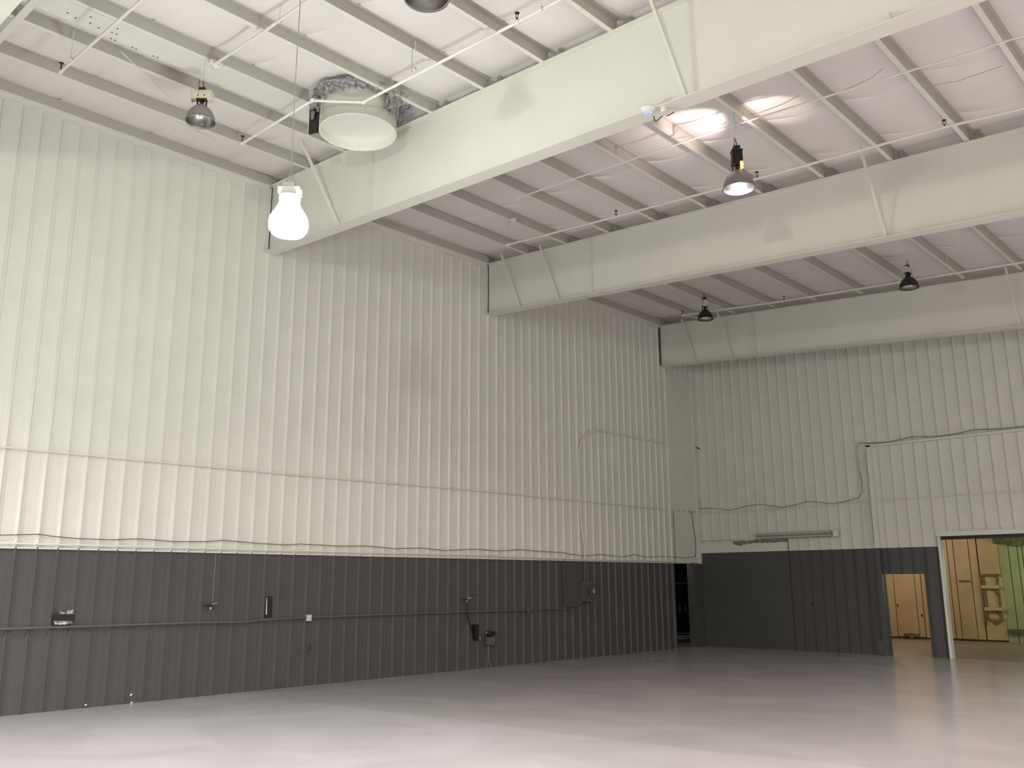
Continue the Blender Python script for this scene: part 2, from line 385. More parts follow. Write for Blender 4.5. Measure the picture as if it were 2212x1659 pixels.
# eave struts along the left wall
for bay, (Ya, Yb) in BAY.items():
    q = MB()
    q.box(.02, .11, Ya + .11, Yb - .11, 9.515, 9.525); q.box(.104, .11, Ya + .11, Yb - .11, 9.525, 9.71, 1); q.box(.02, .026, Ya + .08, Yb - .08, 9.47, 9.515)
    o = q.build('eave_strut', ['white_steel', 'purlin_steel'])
    tag(o, 'white eave strut along the top of the left wall in the ' + BN[bay], 'eave strut', 'eave struts on top of the left wall')
struct(MB().box(-.02, .016, 2.7, 24, 9.44, 9.50).build('trim_1', 'white_wall'))

# knee braces from the rafters' bottom flange up to a purlin
def brace(pb, pt, b, Y, label):
    B = onY(*pb, Y - .09); B.z = zbot(b, B.x) + .03; T = onR(*pt); T.z = zr(T.x, T.y) + .01
    q = MB(); q.bar(B, T, .05, .006, (1, 0, 0)); d = (T - B).normalized()
    q.bar(B + Vector((.022, 0, 0)), T + Vector((.022, 0, 0)), .045, .006, (0, d.z, -d.y))
    o = q.build('flange_brace', 'white_steel')
    tag(o, label, 'brace', 'slanted braces between rafters and purlins')
brace((730, 478), (651, 308), 1, B1, 'thin slanted brace on the deep rafter just right of the glowing white lamp')
brace((1480, 205), (1405, 0), 1, B1, 'thin slanted brace at the middle of the deep nearest rafter')
brace((1921, 44), (1890, -60), 1, B1, 'short end of a slanted brace on the deep rafter at the top right')
brace((1122, 656), (1082, 548), 2, B2, 'slanted brace on the middle rafter, nearest to the left wall')
brace((1206, 642), (1166, 532), 2, B2, 'slanted brace on the middle rafter just left of its splice plate')
brace((1913, 503), (1856, 314), 2, B2, 'long slanted brace on the right part of the middle rafter')
brace((1502, 778), (1472, 690), 3, B3, 'slanted brace on the farthest rafter, nearest to the left wall')
brace((1581, 770), (1548, 672), 3, B3, 'slanted brace on the farthest rafter just left of its splice plate')
brace((2203, 702), (2172, 578), 3, B3, 'slanted brace on the farthest rafter at the right edge of the view')
# rod braces in the roof plane
def rod(p0, p1, label, r=.008, dz=-.01):
    a = onR(*p0, dz); b = onR(*p1, dz); q = MB(); q.tube([a, b], r, 6); tag(q.build('brace_rod', 'white_pipe'), label, 'rod')
rod((262, 112), (366, 210), 'thin white rod crossing the roof left of the unlit aluminium lamp')
rod((355, 251), (465, 303), 'thin white rod crossing below the unlit aluminium lamp')
# flat cover plate under the third purlin, with bolt holes
t = thing('roof_cover_plate', 'long flat beige steel plate with bolt holes beside the cut purlin, near the duct', 'steel plate', (2.93, 3.0, zr(2.93, 3)))
q = MB(); P_ = lambda x, y, dz: (x, y, zr(x, y) + dz)
q.hexa([P_(2.90, B0 + .1, .0), P_(3.37, B0 + .1, .0), P_(3.50, 7.25, .0), P_(2.98, 7.6, .0)], [P_(2.90, B0 + .1, .006), P_(3.37, B0 + .1, .006), P_(3.50, 7.25, .006), P_(2.98, 7.6, .006)])
q.build('plate', 'white_wall', t)
for (px, py) in [(146, 28), (196, 37), (213, 60), (195, 50), (245, 58), (254, 62), (242, 70), (252, 74), (240, 83), (249, 87), (286, 102), (294, 106), (331, 121), (340, 124), (163, 39)]:
    c = onR(px, py, -.001); q = MB(); q.lathe([(0, -.001), (.014, -.001), (.014, .004)], c, 8); q.build('bolt_hole', 'dark_metal', t)
# strap along the nearest rafter
q = MB(); q.hexa([P_(1.2, 3.22, -.02), P_(6, 3.22, -.02), P_(6, 3.32, -.02), P_(1.2, 3.32, -.02)], [P_(1.2, 3.22, -.014), P_(6, 3.22, -.014), P_(6, 3.32, -.014), P_(1.2, 3.32, -.014)])
tag(q.build('strap', 'white_steel'), 'white steel strap crossing the purlins at the top left corner', 'strap')

# ------------------------------------------------------------------ sprinkler pipes
def sprinkler_line(label, pts, heads, hangers, r=.021, fittings=(), dz=-.33, group='white sprinkler pipes under the roof'):
    W = [onR(x, y, dz) for x, y in pts]
    t = thing('sprinkler_pipe', label, 'sprinkler pipe', W[0], group)
    MB().tube(W, r, 10).build('pipe', 'white_pipe', t)
    for p in [W[0], W[-1]] + [W[i] for i in fittings]:
        MB().lathe([(0, -.035), (r * 1.5, -.035), (r * 1.5, .035), (0, .035)], p, 10, axis='x').build('fitting', 'white_pipe', t)
    for (x, y) in heads:
        c = onR(x, y, dz)
        h = MB().tube([c, c + Vector((0, 0, .06))], .012, 8).build('sprinkler_head', 'dark_metal', t)
        k = c + Vector((0, 0, .06))
        q = MB(); q.tube([k + Vector((-.018, 0, 0)), k + Vector((-.022, 0, .03)), k + Vector((0, 0, .06))], .005, 6); q.tube([k + Vector((.018, 0, 0)), k + Vector((.022, 0, .03)), k + Vector((0, 0, .06))], .005, 6)
        q.lathe([(0, .058), (.03, .06), (.034, .066), (0, .07)], k, 12)
        q.build('deflector', 'dark_metal', h)
    for (x, y) in hangers:
        c = onR(x, y, dz)
        q = MB(); q.tube([c, Vector((c.x, c.y, zr(c.x, c.y) + .12))], .005, 6); q.lathe([(r * 1.2, -.012), (r * 1.5, -.012), (r * 1.5, .012), (r * 1.2, .012)], c, 10, axis='x')
        q.build('hanger', 'white_pipe', t)
    return t
sprinkler_line('white sprinkler pipe that jogs around the round roof duct', [(523, 310), (675, 217), (785, 221), (1118, 48), (1240, -16)], [(523, 309), (1117, 47)], [(896, 150), (1170, 18)], fittings=[1, 2, 3])
sprinkler_line('short white sprinkler pipe crossing the top left corner, ending in a dark head', [(131, 155), (253, 47), (330, -22)], [(131, 153)], [(153, 127)])
tc = sprinkler_line('white sprinkler pipe running up from the coupling above the unlit aluminium lamp', [(463, 139), (563, 73), (700, -24)], [], [(604, 45)], dz=-.12)
sprinkler_line('thin white pipe in the middle bay passing the bright spots on the ceiling', [(1116, 428), (1593, 268), (2260, 62)], [], [(1590, 268)], r=.014, dz=-.2)
sprinkler_line('white sprinkler pipe behind the pink-white lit lamp, along the middle rafter', [(1096, 529), (1331, 468), (1636, 386), (2043, 274), (2260, 222)], [(1331, 468), (1636, 386), (2041, 276)], [(1430, 440), (1694, 370), (1128, 519)])
sprinkler_line('farthest white sprinkler pipe, passing behind the two small unlit lamps', [(1476, 681), (1694, 650), (2212, 566), (2280, 556)], [(1475, 681), (1694, 650)], [(1800, 634), (2050, 592)], r=.023)
# coupling on the third purlin
c = onR(466, 138, -.08); q = MB()
q.lathe([(0, -.10), (.04, -.10), (.05, -.06), (.05, .06), (.04, .10), (0, .10)], c, 14, axis='y'); q.lathe([(0, -.07), (.065, -.065), (.07, -.03), (0, -.02)], c, 14)
q.build('coupling', 'white_pipe', tc)
# thin rods hanging from the roof
def drop(px, py, px2, py2, label):
    a = onR(px, py, .1); q = MB(); b = onY(px2, py2, a.y); b.x = a.x; q.tube([a, Vector((a.x, a.y, b.z))], .006, 6)
    tag(q.build('hanger_rod', 'cable_white'), label, 'rod')
drop(891, 90, 900, 150, 'thin rod hanging from a purlin to the jogged sprinkler pipe')

# ------------------------------------------------------------------ round roof duct
DC = Vector((4.10, 7.78, 0)); DR = .60; DZ = 8.84
t = thing('roof_duct', 'large round white painted duct stub hanging from the roof before the deep rafter', 'duct', (DC.x, DC.y, DZ))
MB().lathe([(DR, 9.46), (DR, DZ + .01), (DR + .012, DZ + .004), (DR + .008, DZ - .004), (DR - .01, DZ), (DR - .014, DZ + .01), (DR - .014, 9.42)], DC, 64).build('duct_wall', 'white_steel', t)
MB().lathe([(0, 9.10), (.3, 9.09), (DR - .08, 9.03), (DR - .014, 8.97)], DC, 48).build('damper', 'white_wall', t)
MB().tube([DC + Vector((-.1, -.61, DZ + .02)), DC + Vector((-.1, -.61, 9.4))], .004, 5).build('seam', 'cable_white', t)
# torn foil facing around the duct
def foil(pts, name_m, label, w=.16, hang=.14, n=34, amp=.026):
    q = MB(); pts = [Vector(p) for p in pts]; rows = 7; vs = []
    for i in range(n + 1):
        u = i / n * (len(pts) - 1); k = min(int(u), len(pts) - 2); p = pts[k].lerp(pts[k + 1], u - k)
        hh = hang * (0.5 + random.random())
        out = (p - Vector((DC.x, DC.y, p.z))).normalized()
        for j in range(rows):
            v = j / (rows - 1)
            vs.append(p + out * (w * (1 - v) + random.uniform(-amp, amp) * .5) + Vector((random.uniform(-.02, .02), random.uniform(-.02, .02), -hh * v ** 1.5 + random.uniform(-amp, amp) * .5)))
    q.add(vs, [(i * rows + j, i * rows + j + 1, (i + 1) * rows + j + 1, (i + 1) * rows + j) for i in range(n) for j in range(rows - 1)])
    o = q.build('torn_foil', name_m); tag(o, label, 'insulation foil', 'torn foil around the roof duct'); return o
def ringpt(deg, r, z): a = math.radians(deg); return (DC.x + r * math.cos(a), DC.y + r * math.sin(a), z)
foil([ringpt(d, .64, 9.34) for d in range(-100, 0, 12)], 'foil_dull', 'torn grey foil rim hanging along the near side of the duct top', hang=.10)
foil([ringpt(d, .64, 9.32) for d in range(0, 62, 10)], 'foil_dull', 'long strip of torn foil sagging at the right of the duct', hang=.22, w=.2)
foil([ringpt(d, .64, 9.34) for d in range(-165, -104, 12)], 'foil_dull', 'torn foil edge above the left side of the duct', hang=.08, w=.1)
# dark opening edge at the left of the duct
a, b_, c_, d_ = [onY(x, y, 7.42) for x, y in ((669, 238), (688, 232), (686, 286), (666, 290))]
q = MB(); nrm = Vector((0, .02, 0)); q.hexa([d_, c_, c_ + nrm, d_ + nrm], [a, b_, b_ + nrm, a + nrm])
tag(q.build('black_curb_board', 'black'), 'black board edge hanging at the left of the round duct', 'board')
a, b_, c_, d_ = [onY(x, y, 7.40) for x, y in ((671, 236), (680, 240), (677, 257), (672, 258))]
q = MB(); q.hexa([d_, c_, c_ + nrm * .3, d_ + nrm * .3], [a, b_, b_ + nrm * .3, a + nrm * .3])
tag(q.build('torn_foil', 'foil_dull'), 'small torn foil scrap on the black board left of the duct', 'insulation foil', 'torn foil around the roof duct')
a, b_, c_, d_ = [onY(x, y, 7.45) for x, y in ((666.5, 240), (669, 240), (668, 296), (664.5, 298))]
q = MB(); q.hexa([d_, c_, c_ + nrm * .3, d_ + nrm * .3], [a, b_, b_ + nrm * .3, a + nrm * .3])
tag(q.build('hanging_strip', 'white_steel'), 'narrow pale metal strip hanging left of the black board by the duct', 'metal strip')

# ------------------------------------------------------------------ high bay lamps
def bell(n=40, r=.235, h=.30):
    prof = [(.055, h), (.075, h - .02)]
    for k in range(1, 13):
        t_ = k / 12; prof.append((.075 + (r - .075) * math.sin(t_ * math.pi / 2) ** .8, (h - .02) * (1 - t_) ** .9))
    prof += [(r + .012, -.002), (r + .012, -.014), (r, -.012)]
    return prof
def high_bay(loc, label, rz=0.0, sc=1.0, shape='wide', shade='alu_out', group='metal high bay lamps', lit=False, hang=1.0, box='ballast'):
    """origin at the rim of the reflector"""
    t = thing('high_bay_lamp', label, 'hanging lamp', loc, group)
    t.rotation_euler = (0, 0, rz); t.scale = (sc, sc, sc); hang = hang / sc
    P = bell()
    MB().lathe(P, (0, 0, 0), 40).build('reflector', shade, t, local=True)
    MB().lathe([(max(.05, r - .006), z + .003) for r, z in P[2:-3]], (0, 0, 0), 40).build('reflector_lining', 'alu', t, local=True)
    q = MB().lathe([(0, .05), (.03, .055), (.045, .09), (.04, .15), (.025, .22), (.025, .28)], (0, 0, 0), 16)
    q.build('bulb', 'bulb_lit' if lit else 'bulb_off', t, local=True)
    q = MB()
    for s in (-1, 1): q.box(s * .075 - .008, s * .075 + .008, -.02, .02, .27, .40)
    q.box(-.09, .09, -.05, .05, .385, .41); q.build('bracket', 'dark_metal', t, local=True)
    MB().lathe([(.035, .28), (.035, .39), (0, .39)], (0, 0, 0), 14).build('socket', 'amber' if lit and False else 'dark_metal', t, local=True)
    m_ = box
    if shape == 'wide':
        q = MB().box(-.17, .17, -.075, .075, .40, .54); q.build('ballast_box', m_, t, local=True)
        MB().box(-.185, -.165, -.06, .06, .37, .53).build('end_plate', 'outlet', t, local=True); MB().box(.10, .185, -.055, .055, .365, .405).build('capacitor', 'outlet', t, local=True)
        for x in (-.05, .06): MB().lathe([(0, -.079), (.012, -.079), (.012, -.074)], (x, 0, .44), 8, axis='y').build('screw', 'dark_metal', t, local=True)
    else:
        q = MB().box(-.075, .075, -.06, .06, .40, .62); q.build('ballast_box', m_, t, local=True)
        q = MB().box(-.083, .083, -.068, .068, .61, .63); q.build('box_lid', 'dark_metal', t, local=True)
    zt = .54 if shape == 'wide' else .63
    MB().box(-.05, .05, -.045, .045, zt, zt + .07).build('junction_box', 'dark_metal', t, local=True)
    q = MB(); q.tube([(0, 0, zt + .07), (.012, 0, zt + .12), (-.006, 0, zt + .16), (0, 0, zt + .2)], .008, 6); q.tube([(-.045, -.07, zt - .16), (-.045, -.075, zt + .19)], .005, 6)
    q.build('hook', 'dark_metal', t, local=True)
    if hang > .01: MB().tube([(0, 0, zt + .2), (0, 0, zt + .2 + hang)], .003, 5).build('chain', 'cable_white', t, local=True)
    return t
rzc = -YAW
def lamp_at(px, py, X=None, Y=None):
    return onX(px, py, X) if X is not None else onY(px, py, Y)
# L1 unlit, hanging from the third purlin
p = lamp_at(433, 262, X=3.44)
high_bay(p, 'unlit aluminium bell lamp with cream ballast box, hanging left of the round duct', rz=rzc, sc=.86, hang=max(.02, zr(p.x, p.y) - p.z - .64))
# L3 lit
p3 = lamp_at(1596, 407, X=8.60)
t3 = high_bay(p3, 'lit pinkish bell lamp with black ballast, before the middle rafter', rz=rzc, shape='tall', shade='alu_out', lit=True, box='black', hang=max(.02, zr(p3.x, p3.y) - p3.z - .83))
q = MB().box(.03, .07, -.075, -.05, .30, .42); q.add([(.03, -.076, .40), (.075, -.076, .36), (.085, -.076, .375), (.04, -.076, .415)], [(0, 1, 2, 3)])
q.build('hot_socket_glow', 'amber', t3, local=True)
light('SPOT', p3 + Vector((0, 0, .02)), 550, (1.0, 0.85, 0.84), .16, size=math.radians(150), blend=.3)
# two spots added above the lit lamp, aimed to make the ceiling's bright patches
u = p3 + Vector((0, 0, .62))
light('SPOT', u + Vector((-.12, 0, .1)), 120, (1.0, .80, .76), .05, target=(7.62, 11.85, 9.28), size=math.radians(70), blend=.8)
light('SPOT', u + Vector((.12, 0, .1)), 36, (1.0, .80, .72), .05, target=(8.98, 12.1, 9.2), size=math.radians(60), blend=.4)
# L4, L5 small unlit lamps in the farthest bay
p = lamp_at(1964, 621, Y=20.05)
high_bay(p, 'small dark unlit lamp with pale ballast box, before the right part of the farthest rafter', rz=rzc + .6, sc=.86, hang=max(.02, zr(p.x, p.y) - p.z - .64), shade='dark_metal', box='outlet')
p = lamp_at(1524, 689, Y=20.1)
high_bay(p, 'small dark unlit lamp in the farthest bay near the left wall', rz=rzc, sc=.86, shape='tall', hang=max(.02, zr(p.x, p.y) - p.z - .71), shade='dark_metal', box='outlet')
# L6 whose rim just shows at the top edge
p = onZ(921, -6, 7.9)
high_bay(p, 'silver lamp rim just showing at the top edge of the view', rz=rzc, hang=.6)

# L2 glowing lamp with a glass refractor
p2 = onX(622, 505, 5.90)
t = thing('glass_high_bay_lamp', 'brightly glowing white lamp with glass refractor, hanging before the deep rafter by the left wall', 'hanging lamp', p2)
t.rotation_euler = (0, 0, rzc)
MB().lathe([(0, -.02), (.12, -.015), (.19, .0), (.225, .05), (.235, .12), (.225, .19), (.195, .25), (.15, .32), (.125, .38), (.115, .44)], (0, 0, 0), 40).build('glass_refractor', 'lens_lit', t, local=True)
MB().lathe([(.12, .44), (.125, .44), (.125, .50), (0, .505)], (0, 0, 0), 32).build('collar', 'bright', t, local=True)
MB().box(-.13, .13, -.08, .08, .505, .58).build('ballast_box', 'bright', t, local=True)
MB().box(-.08, .06, -.06, .06, .58, .645).build('junction_box', 'outlet', t, local=True)
q = MB()
for x in (-.055, 0, .05): q.tube([(x, 0, .645), (x * .2, 0, .80)], .005, 6)
q.build('hook', 'cable_white', t, local=True)
H2 = zr(p2.x, p2.y) - p2.z
light('SPOT', p2 + Vector((0, 0, -.06)), 1300, (0.95, 1.0, 0.95), .15, size=math.radians(120), blend=.8)
MB().tube([(0, 0, .79), (-.01, 0, (H2 + .8) / 2), (0, 0, H2 + .05)], .006, 6).build('cable', 'cable_white', t, local=True)
MB().tube([(.13, -.02, .56), (.15, -.02, .56), (.15, -.02, .51)], .006, 6).build('pull_tab', 'outlet', t, local=True)

# ------------------------------------------------------------------ devices on the deep rafter
A = onY(1401, 247, B1 - .14); A.z = zbot(1, A.x) + .0
t = thing('wireless_device', 'round white dome device with a blue light on the edge of the deep rafter', 'device', A)
MB().lathe([(0, -.05), (.05, -.046), (.085, -.03), (.10, 0), (.10, .02), (0, .02)], A, 28).build('dome', 'bright', t)
q = MB(); q.lathe([(.03, -.0535), (.045, -.0505)], A, 24); q.build('status_light', 'blue_led', t)
Bx = onY(1435, 252, B1 - .05); Bx.z = zbot(1, Bx.x)
t = thing('junction_box', 'small white box with a black cord under the deep rafter, right of the dome device', 'junction box', Bx)
MB().box(Bx.x - .03, Bx.x + .03, Bx.y - .03, Bx.y + .03, Bx.z - .06, Bx.z + .001).build('box', 'bright', t)
c1 = [onY(x, y, B1 - .1) for x, y in ((1412, 251), (1413, 257), (1417, 262), (1422, 259), (1427, 253), (1431, 252))]
MB().tube(c1, .006, 6).build('cord', 'black', t)
c1 = [onY(x, y, B1 - .02) for x, y in ((1440, 251), (1448, 247), (1457, 242))]
MB().tube(c1, .006, 6).build('cord', 'black', t)
Q = onR(1108, 473, -.01)
t = thing('sensor_box', 'small white box with a thin wire on a middle bay purlin', 'junction box', Q)
MB().box(Q.x - .06, Q.x + .06, Q.y - .04, Q.y + .04, Q.z - .05, Q.z).build('box', 'bright', t)
MB().tube([Q + Vector((-.03, -.04, -.04)), Q + Vector((-.08, -.06, -.12)), Q + Vector((-.09, -.03, -.16))], .005, 6).build('wire', 'cable_white', t)
# slack wires beside the pipe in the middle bay
def wire3(pts, label, dz=-.05, r=.005, m='cable_white'):
    W = [onR(x, y, dz) for x, y in pts]; tag(MB().tube(W, r, 6).build('roof_wire', m), label, 'wire', 'thin wires under the roof')
wire3([(1450, 300), (1500, 293), (1540, 280), (1568, 264)], 'thin slack wire crossing the brightest spot on the ceiling', dz=-.1)
wire3([(1596, 251), (1640, 244), (1690, 225), (1728, 206)], 'thin slack wire crossing the dimmer pale spot on the ceiling', dz=-.1)
wire3([(1820, 196), (1880, 170), (1908, 148)], 'short slack wire right of the two bright ceiling spots', dz=-.1)
wire3([(2000, 187), (2070, 175), (2165, 142)], 'long slack wire near the pinkish right edge of the ceiling', dz=-.1)
c = onR(1596, 262, -.08); q = MB(); pts = [c + Vector((.05 * math.cos(a_) + .02, 0, .05 * math.sin(a_) + .04)) for a_ in [i * math.pi / 6 for i in range(11)]]
q.tube(pts, .006, 6); tag(q.build('wire_loop', 'white_pipe'), 'small white loop of cable above the pinkish lit lamp', 'cable')

# ------------------------------------------------------------------ left wall fittings
def WL(x, y, off=.02): return onX(x, y, off)
def wallrun(name, pts, r, m, label, cat, off=.04, group=None, n=8):
    W = [WL(x, y, off) for x, y in pts]; o = MB().tube(W, r, n).build(name, m); return tag(o, label, cat, group)
g = wallrun('conduit_run', [(-40, 1361), (0, 1359), (250, 1351), (420, 1345), (530, 1343.5), (560, 1340), (600, 1337), (665, 1334), (820, 1328), (1000, 1321.5), (1136, 1318)], .016, 'gray_pipe', 'grey painted conduit running low along the grey left wall to a small box', 'conduit')
wallrun('conduit_run', [(1141, 1318), (1180, 1316), (1238, 1315)], .012, 'gray_pipe', 'short grey conduit between the small box and the electrical panel', 'conduit')
wallrun('conduit_run', [(-40, 962), (0, 965), (600, 1022), (1056, 1062), (1250, 1082), (1440, 1101)], .012, 'white_pipe', 'thin straight white pipe halfway up the white left wall', 'pipe', off=.034)
wallrun('conduit_run', [(-40, 1172.5), (0, 1173.5), (300, 1181), (600, 1189), (900, 1196), (1060, 1200), (1200, 1207), (1460, 1213)], .014, 'white_pipe', 'white conduit running just above the grey paint line on the left wall', 'conduit')
# edge lip at the paint line
struct(MB().box(-.02, .02, -3, 22.6, ZG - .004, ZG + .022).build('trim_2', 'white_wall'))
W = [(-40, 1155), (0, 1156), (85, 1154), (110, 1158), (160, 1163), (240, 1166), (300, 1164), (380, 1170), (445, 1170), (482, 1167), (560, 1174), (620, 1177), (648, 1175), (740, 1180), (790, 1179), (850, 1185), (915, 1184), (960, 1189), (1030, 1186), (1075, 1190), (1125, 1187), (1165, 1191), (1215, 1193), (1225, 1196), (1260, 1200.5), (1300, 1198), (1345, 1203), (1372, 1198), (1395, 1203), (1437, 1202), (1480, 1205), (1500, 1203), (1503, 1195)]
wallrun('cable_run', W, .007, 'wire', 'dark cable sagging along the left wall above the grey paint', 'cable', off=.03, n=6)
# conduit that climbs from the electrical panel, bends and runs to the corner
W = [(1263, 1209), (1263, 1190), (1262, 1175), (1256, 1140), (1254, 1100), (1252, 1060), (1251, 1005), (1251, 975), (1256, 952), (1267, 937), (1280, 931), (1296, 930), (1330, 937), (1440, 959)]
q = MB().tube([WL(x, y, .064) for x, y in W], .019, 8); o = q.build('bent_conduit', 'white_pipe')
tag(o, 'white conduit that climbs the wall above the electrical panel and bends toward the corner', 'conduit')
wallrun('conduit_run', [(1263, 1212), (1263, 1256)], .016, 'gray_pipe', 'grey vertical conduit dropping into the top of the electrical panel', 'conduit', off=.064)
# electrical panel
def wbox(x0, y0, x1, y1, d, off=.012):
    """box on the left wall from two pixel corners"""
    a = WL(x0, y0, off); b = WL(x1, y1, off); return (off, off + d, min(a.y, b.y), max(a.y, b.y), min(a.z, b.z), max(a.z, b.z))
bb = wbox(1254, 1257, 1276, 1299, .09)
t = thing('electrical_panel', 'dark grey electrical panel box on the grey left wall near the alcove', 'electrical panel', (bb[0], (bb[2] + bb[3]) / 2, bb[4]))
MB().box(*bb).build('cabinet', 'gray_pipe', t)
dbx = (bb[1], bb[1] + .012, bb[2] + .03, bb[3] - .02, bb[4] + .04, bb[5] - .05)
dd = MB().box(*dbx).build('door', 'gray_wall', t)
MB().box(dbx[1], dbx[1] + .012, (dbx[2] + dbx[3]) / 2 - .02, (dbx[2] + dbx[3]) / 2 + .01, dbx[4] + .12, dbx[4] + .24).build('latch', 'black', dd)
wallrun('conduit_run', [(1217, 1206), (1218, 1260), (1219, 1306), (1225, 1311), (1248, 1309), (1254, 1304), (1256, 1296)], .012, 'gray_pipe', 'dark grey conduit looping under the electrical panel', 'conduit', off=.03)
bb = wbox(1276.5, 1272.5, 1281.5, 1281, .05)
t = thing('power_outlet', 'small pale outlet beside the electrical panel', 'outlet', (bb[0], (bb[2] + bb[3]) / 2, bb[4]))
MB().box(*bb).build('box', 'outlet', t)
# outlet on the conduit
bb = wbox(661, 1328, 671, 1341, .03, .03)
t = thing('power_outlet', 'small pale outlet box on the long grey conduit', 'outlet', (bb[0], (bb[2] + bb[3]) / 2, bb[4]))
MB().box(*bb).build('box', 'outlet', t)
zc = (bb[4] + bb[5]) / 2; yc = (bb[2] + bb[3]) / 2
for dz_ in (-.022, .022):
    MB().lathe([(0, .005), (.014, .004), (.014, 0)], (bb[1], yc + .005, zc + dz_), 12, axis='x').build('socket', 'bright', t)
bb = wbox(1136, 1312, 1141, 1324, .05)
tag(MB().box(*bb).build('junction_box', 'gray_pipe'), 'small grey junction box where the long conduit ends', 'junction box')
# black tape strip
def wallpoly(pts, d=.006, off=.012):
    q = MB(); W = [WL(x, y, off) for x, y in pts]; n = len(W); W2 = [p + Vector((d, 0, 0)) for p in W]
    q.add(W + W2, [tuple(range(n))[::-1], tuple(range(n, 2 * n))] + [(i, (i + 1) % n, n + (i + 1) % n, n + i) for i in range(n)]); return q
q = wallpoly([(578, 1288), (588, 1288), (588.5, 1300), (587, 1315), (587.5, 1332.5), (577, 1333)], .006); q2 = wallpoly([(572.5, 1328), (577, 1327.5), (577, 1333), (575, 1334.5), (572.5, 1333)], .006); q.add(q2.v, q2.f)
o = q.build('black_tape_patch', 'black')
tag(o, 'upright black tape strip on the grey wall above the conduit', 'tape patch')
o = wallpoly([(575.5, 1292), (577, 1291), (576.7, 1327), (573, 1327), (574, 1325.5)], .005).build('foil_sliver', 'outlet'); tag(o, 'thin silver sliver along the left of the upright black tape strip', 'foil')
# foil patch with black tape
q = MB(); random.seed(8)
def crumple(q, pts, n=14, m=6, off=.02, amp=.02):
    # pts: four pixel corners (tl, tr, br, bl)
    W = [WL(x, y, off) for x, y in pts]; vs = []
    for i in range(n + 1):
        for j in range(m + 1):
            u, v = i / n, j / m
            p = W[0].lerp(W[1], u).lerp(W[3].lerp(W[2], u), v); edge = (i in (0, n) or j in (0, m))
            vs.append(p + Vector((random.uniform(0, amp), random.uniform(-.5, .5) * amp * .6, random.uniform(-.6, .6) * amp * (1.2 if j == 0 else .5))))
    q.add(vs, [(i * (m + 1) + j, i * (m + 1) + j + 1, (i + 1) * (m + 1) + j + 1, (i + 1) * (m + 1) + j) for i in range(n) for j in range(m)])
t = thing('foil_wall_patch', 'crumpled silver foil patch held by black tape, low on the left wall', 'patch', WL(137, 1348))
q = MB(); crumple(q, [(128, 1322), (156, 1319.5), (158, 1332), (126, 1332)], amp=.05, off=.025); crumple(q, [(115, 1339), (157, 1339), (154, 1348), (116, 1349)], amp=.03, off=.03)
q.build('foil', 'foil', t)
q = wallpoly([(113.5, 1326), (161.5, 1327), (161, 1341), (114.5, 1341)], .006, .075)
for r_ in ([(112.5, 1341), (115, 1341), (114.5, 1347), (112.5, 1347)], [(155.5, 1341), (161, 1341), (160.5, 1345), (157.5, 1347)]): q2 = wallpoly(r_, .006, .075); q.add(q2.v, q2.f)
q.build('black_tape', 'black', t)
# brass valve with a thin line from above
def valve(x, y, s, label, tip, drop_):
    P0 = WL(x, y, .06)
    t = thing('lever_valve', label, 'valve', P0)
    e = lambda dx, dy, off=.06: WL(x + dx * s, y + dy * s, off)
    MB().tube([e(-17, 1), e(-2, .5)], .012, 8).build('pipe_stub', 'dark_metal', t)
    MB().tube([e(-2, -4), e(-1, 3), e(-1, 10)], [.014, .02, .012], 8).build('valve_body', 'dark_metal', t)
    MB().tube([e(-1, 5, .09), e(-1, 9, .09)], .013, 8).build('drain_cap', tip, t)
    MB().tube([e(1, -2, .08), e(13, -4, .08)], .011, 8).build('lever', 'brass' if tip == 'bright' and s >= 1 else 'outlet', t)
    MB().tube([e(1, 3, .07), e(4, 8, .07), e(9, 6, .07), e(11, 2, .07)], .005, 6).build('lever_loop', 'dark_metal', t)
    return t
valve(456, 1307, 1.0, 'brass lever valve on the grey wall between foil patch and black tape', 'bright', 1)
wallrun('drop_wire', [(466, 1186), (466, 1205), (463, 1240), (459, 1300)], .003, 'cable_white', 'thin pale wire dropping from the paint line to the brass valve', 'wire', off=.03)
valve(1009, 1294, .62, 'small valve with a black hose, near the black box on the grey wall', 'bright', 1)
wallrun('drop_wire', [(1009, 1200), (1009, 1240), (1009, 1290)], .004, 'gray_pipe', 'thin grey line dropping from the paint line to the small valve', 'wire', off=.03)
wallrun('black_hose', [(1008.5, 1304), (1009.5, 1322), (1011.5, 1340), (1016, 1352), (1021.5, 1366)], .014, 'black', 'black hose curving from the small valve down to the black box', 'hose', off=.05)
o = wallpoly([(1021, 1349.5), (1032, 1348.5), (1031, 1352), (1031, 1383), (1028, 1384.5), (1022.5, 1380)], .05).build('black_wall_box', 'black'); tag(o, 'narrow upright black box at the end of the black hose', 'box')
o = wallpoly([(1032, 1375), (1034.5, 1375), (1034.5, 1382), (1032, 1382)], .05).build('foil_sliver', 'foil'); tag(o, 'tiny silver sliver at the foot of the narrow black box', 'foil')
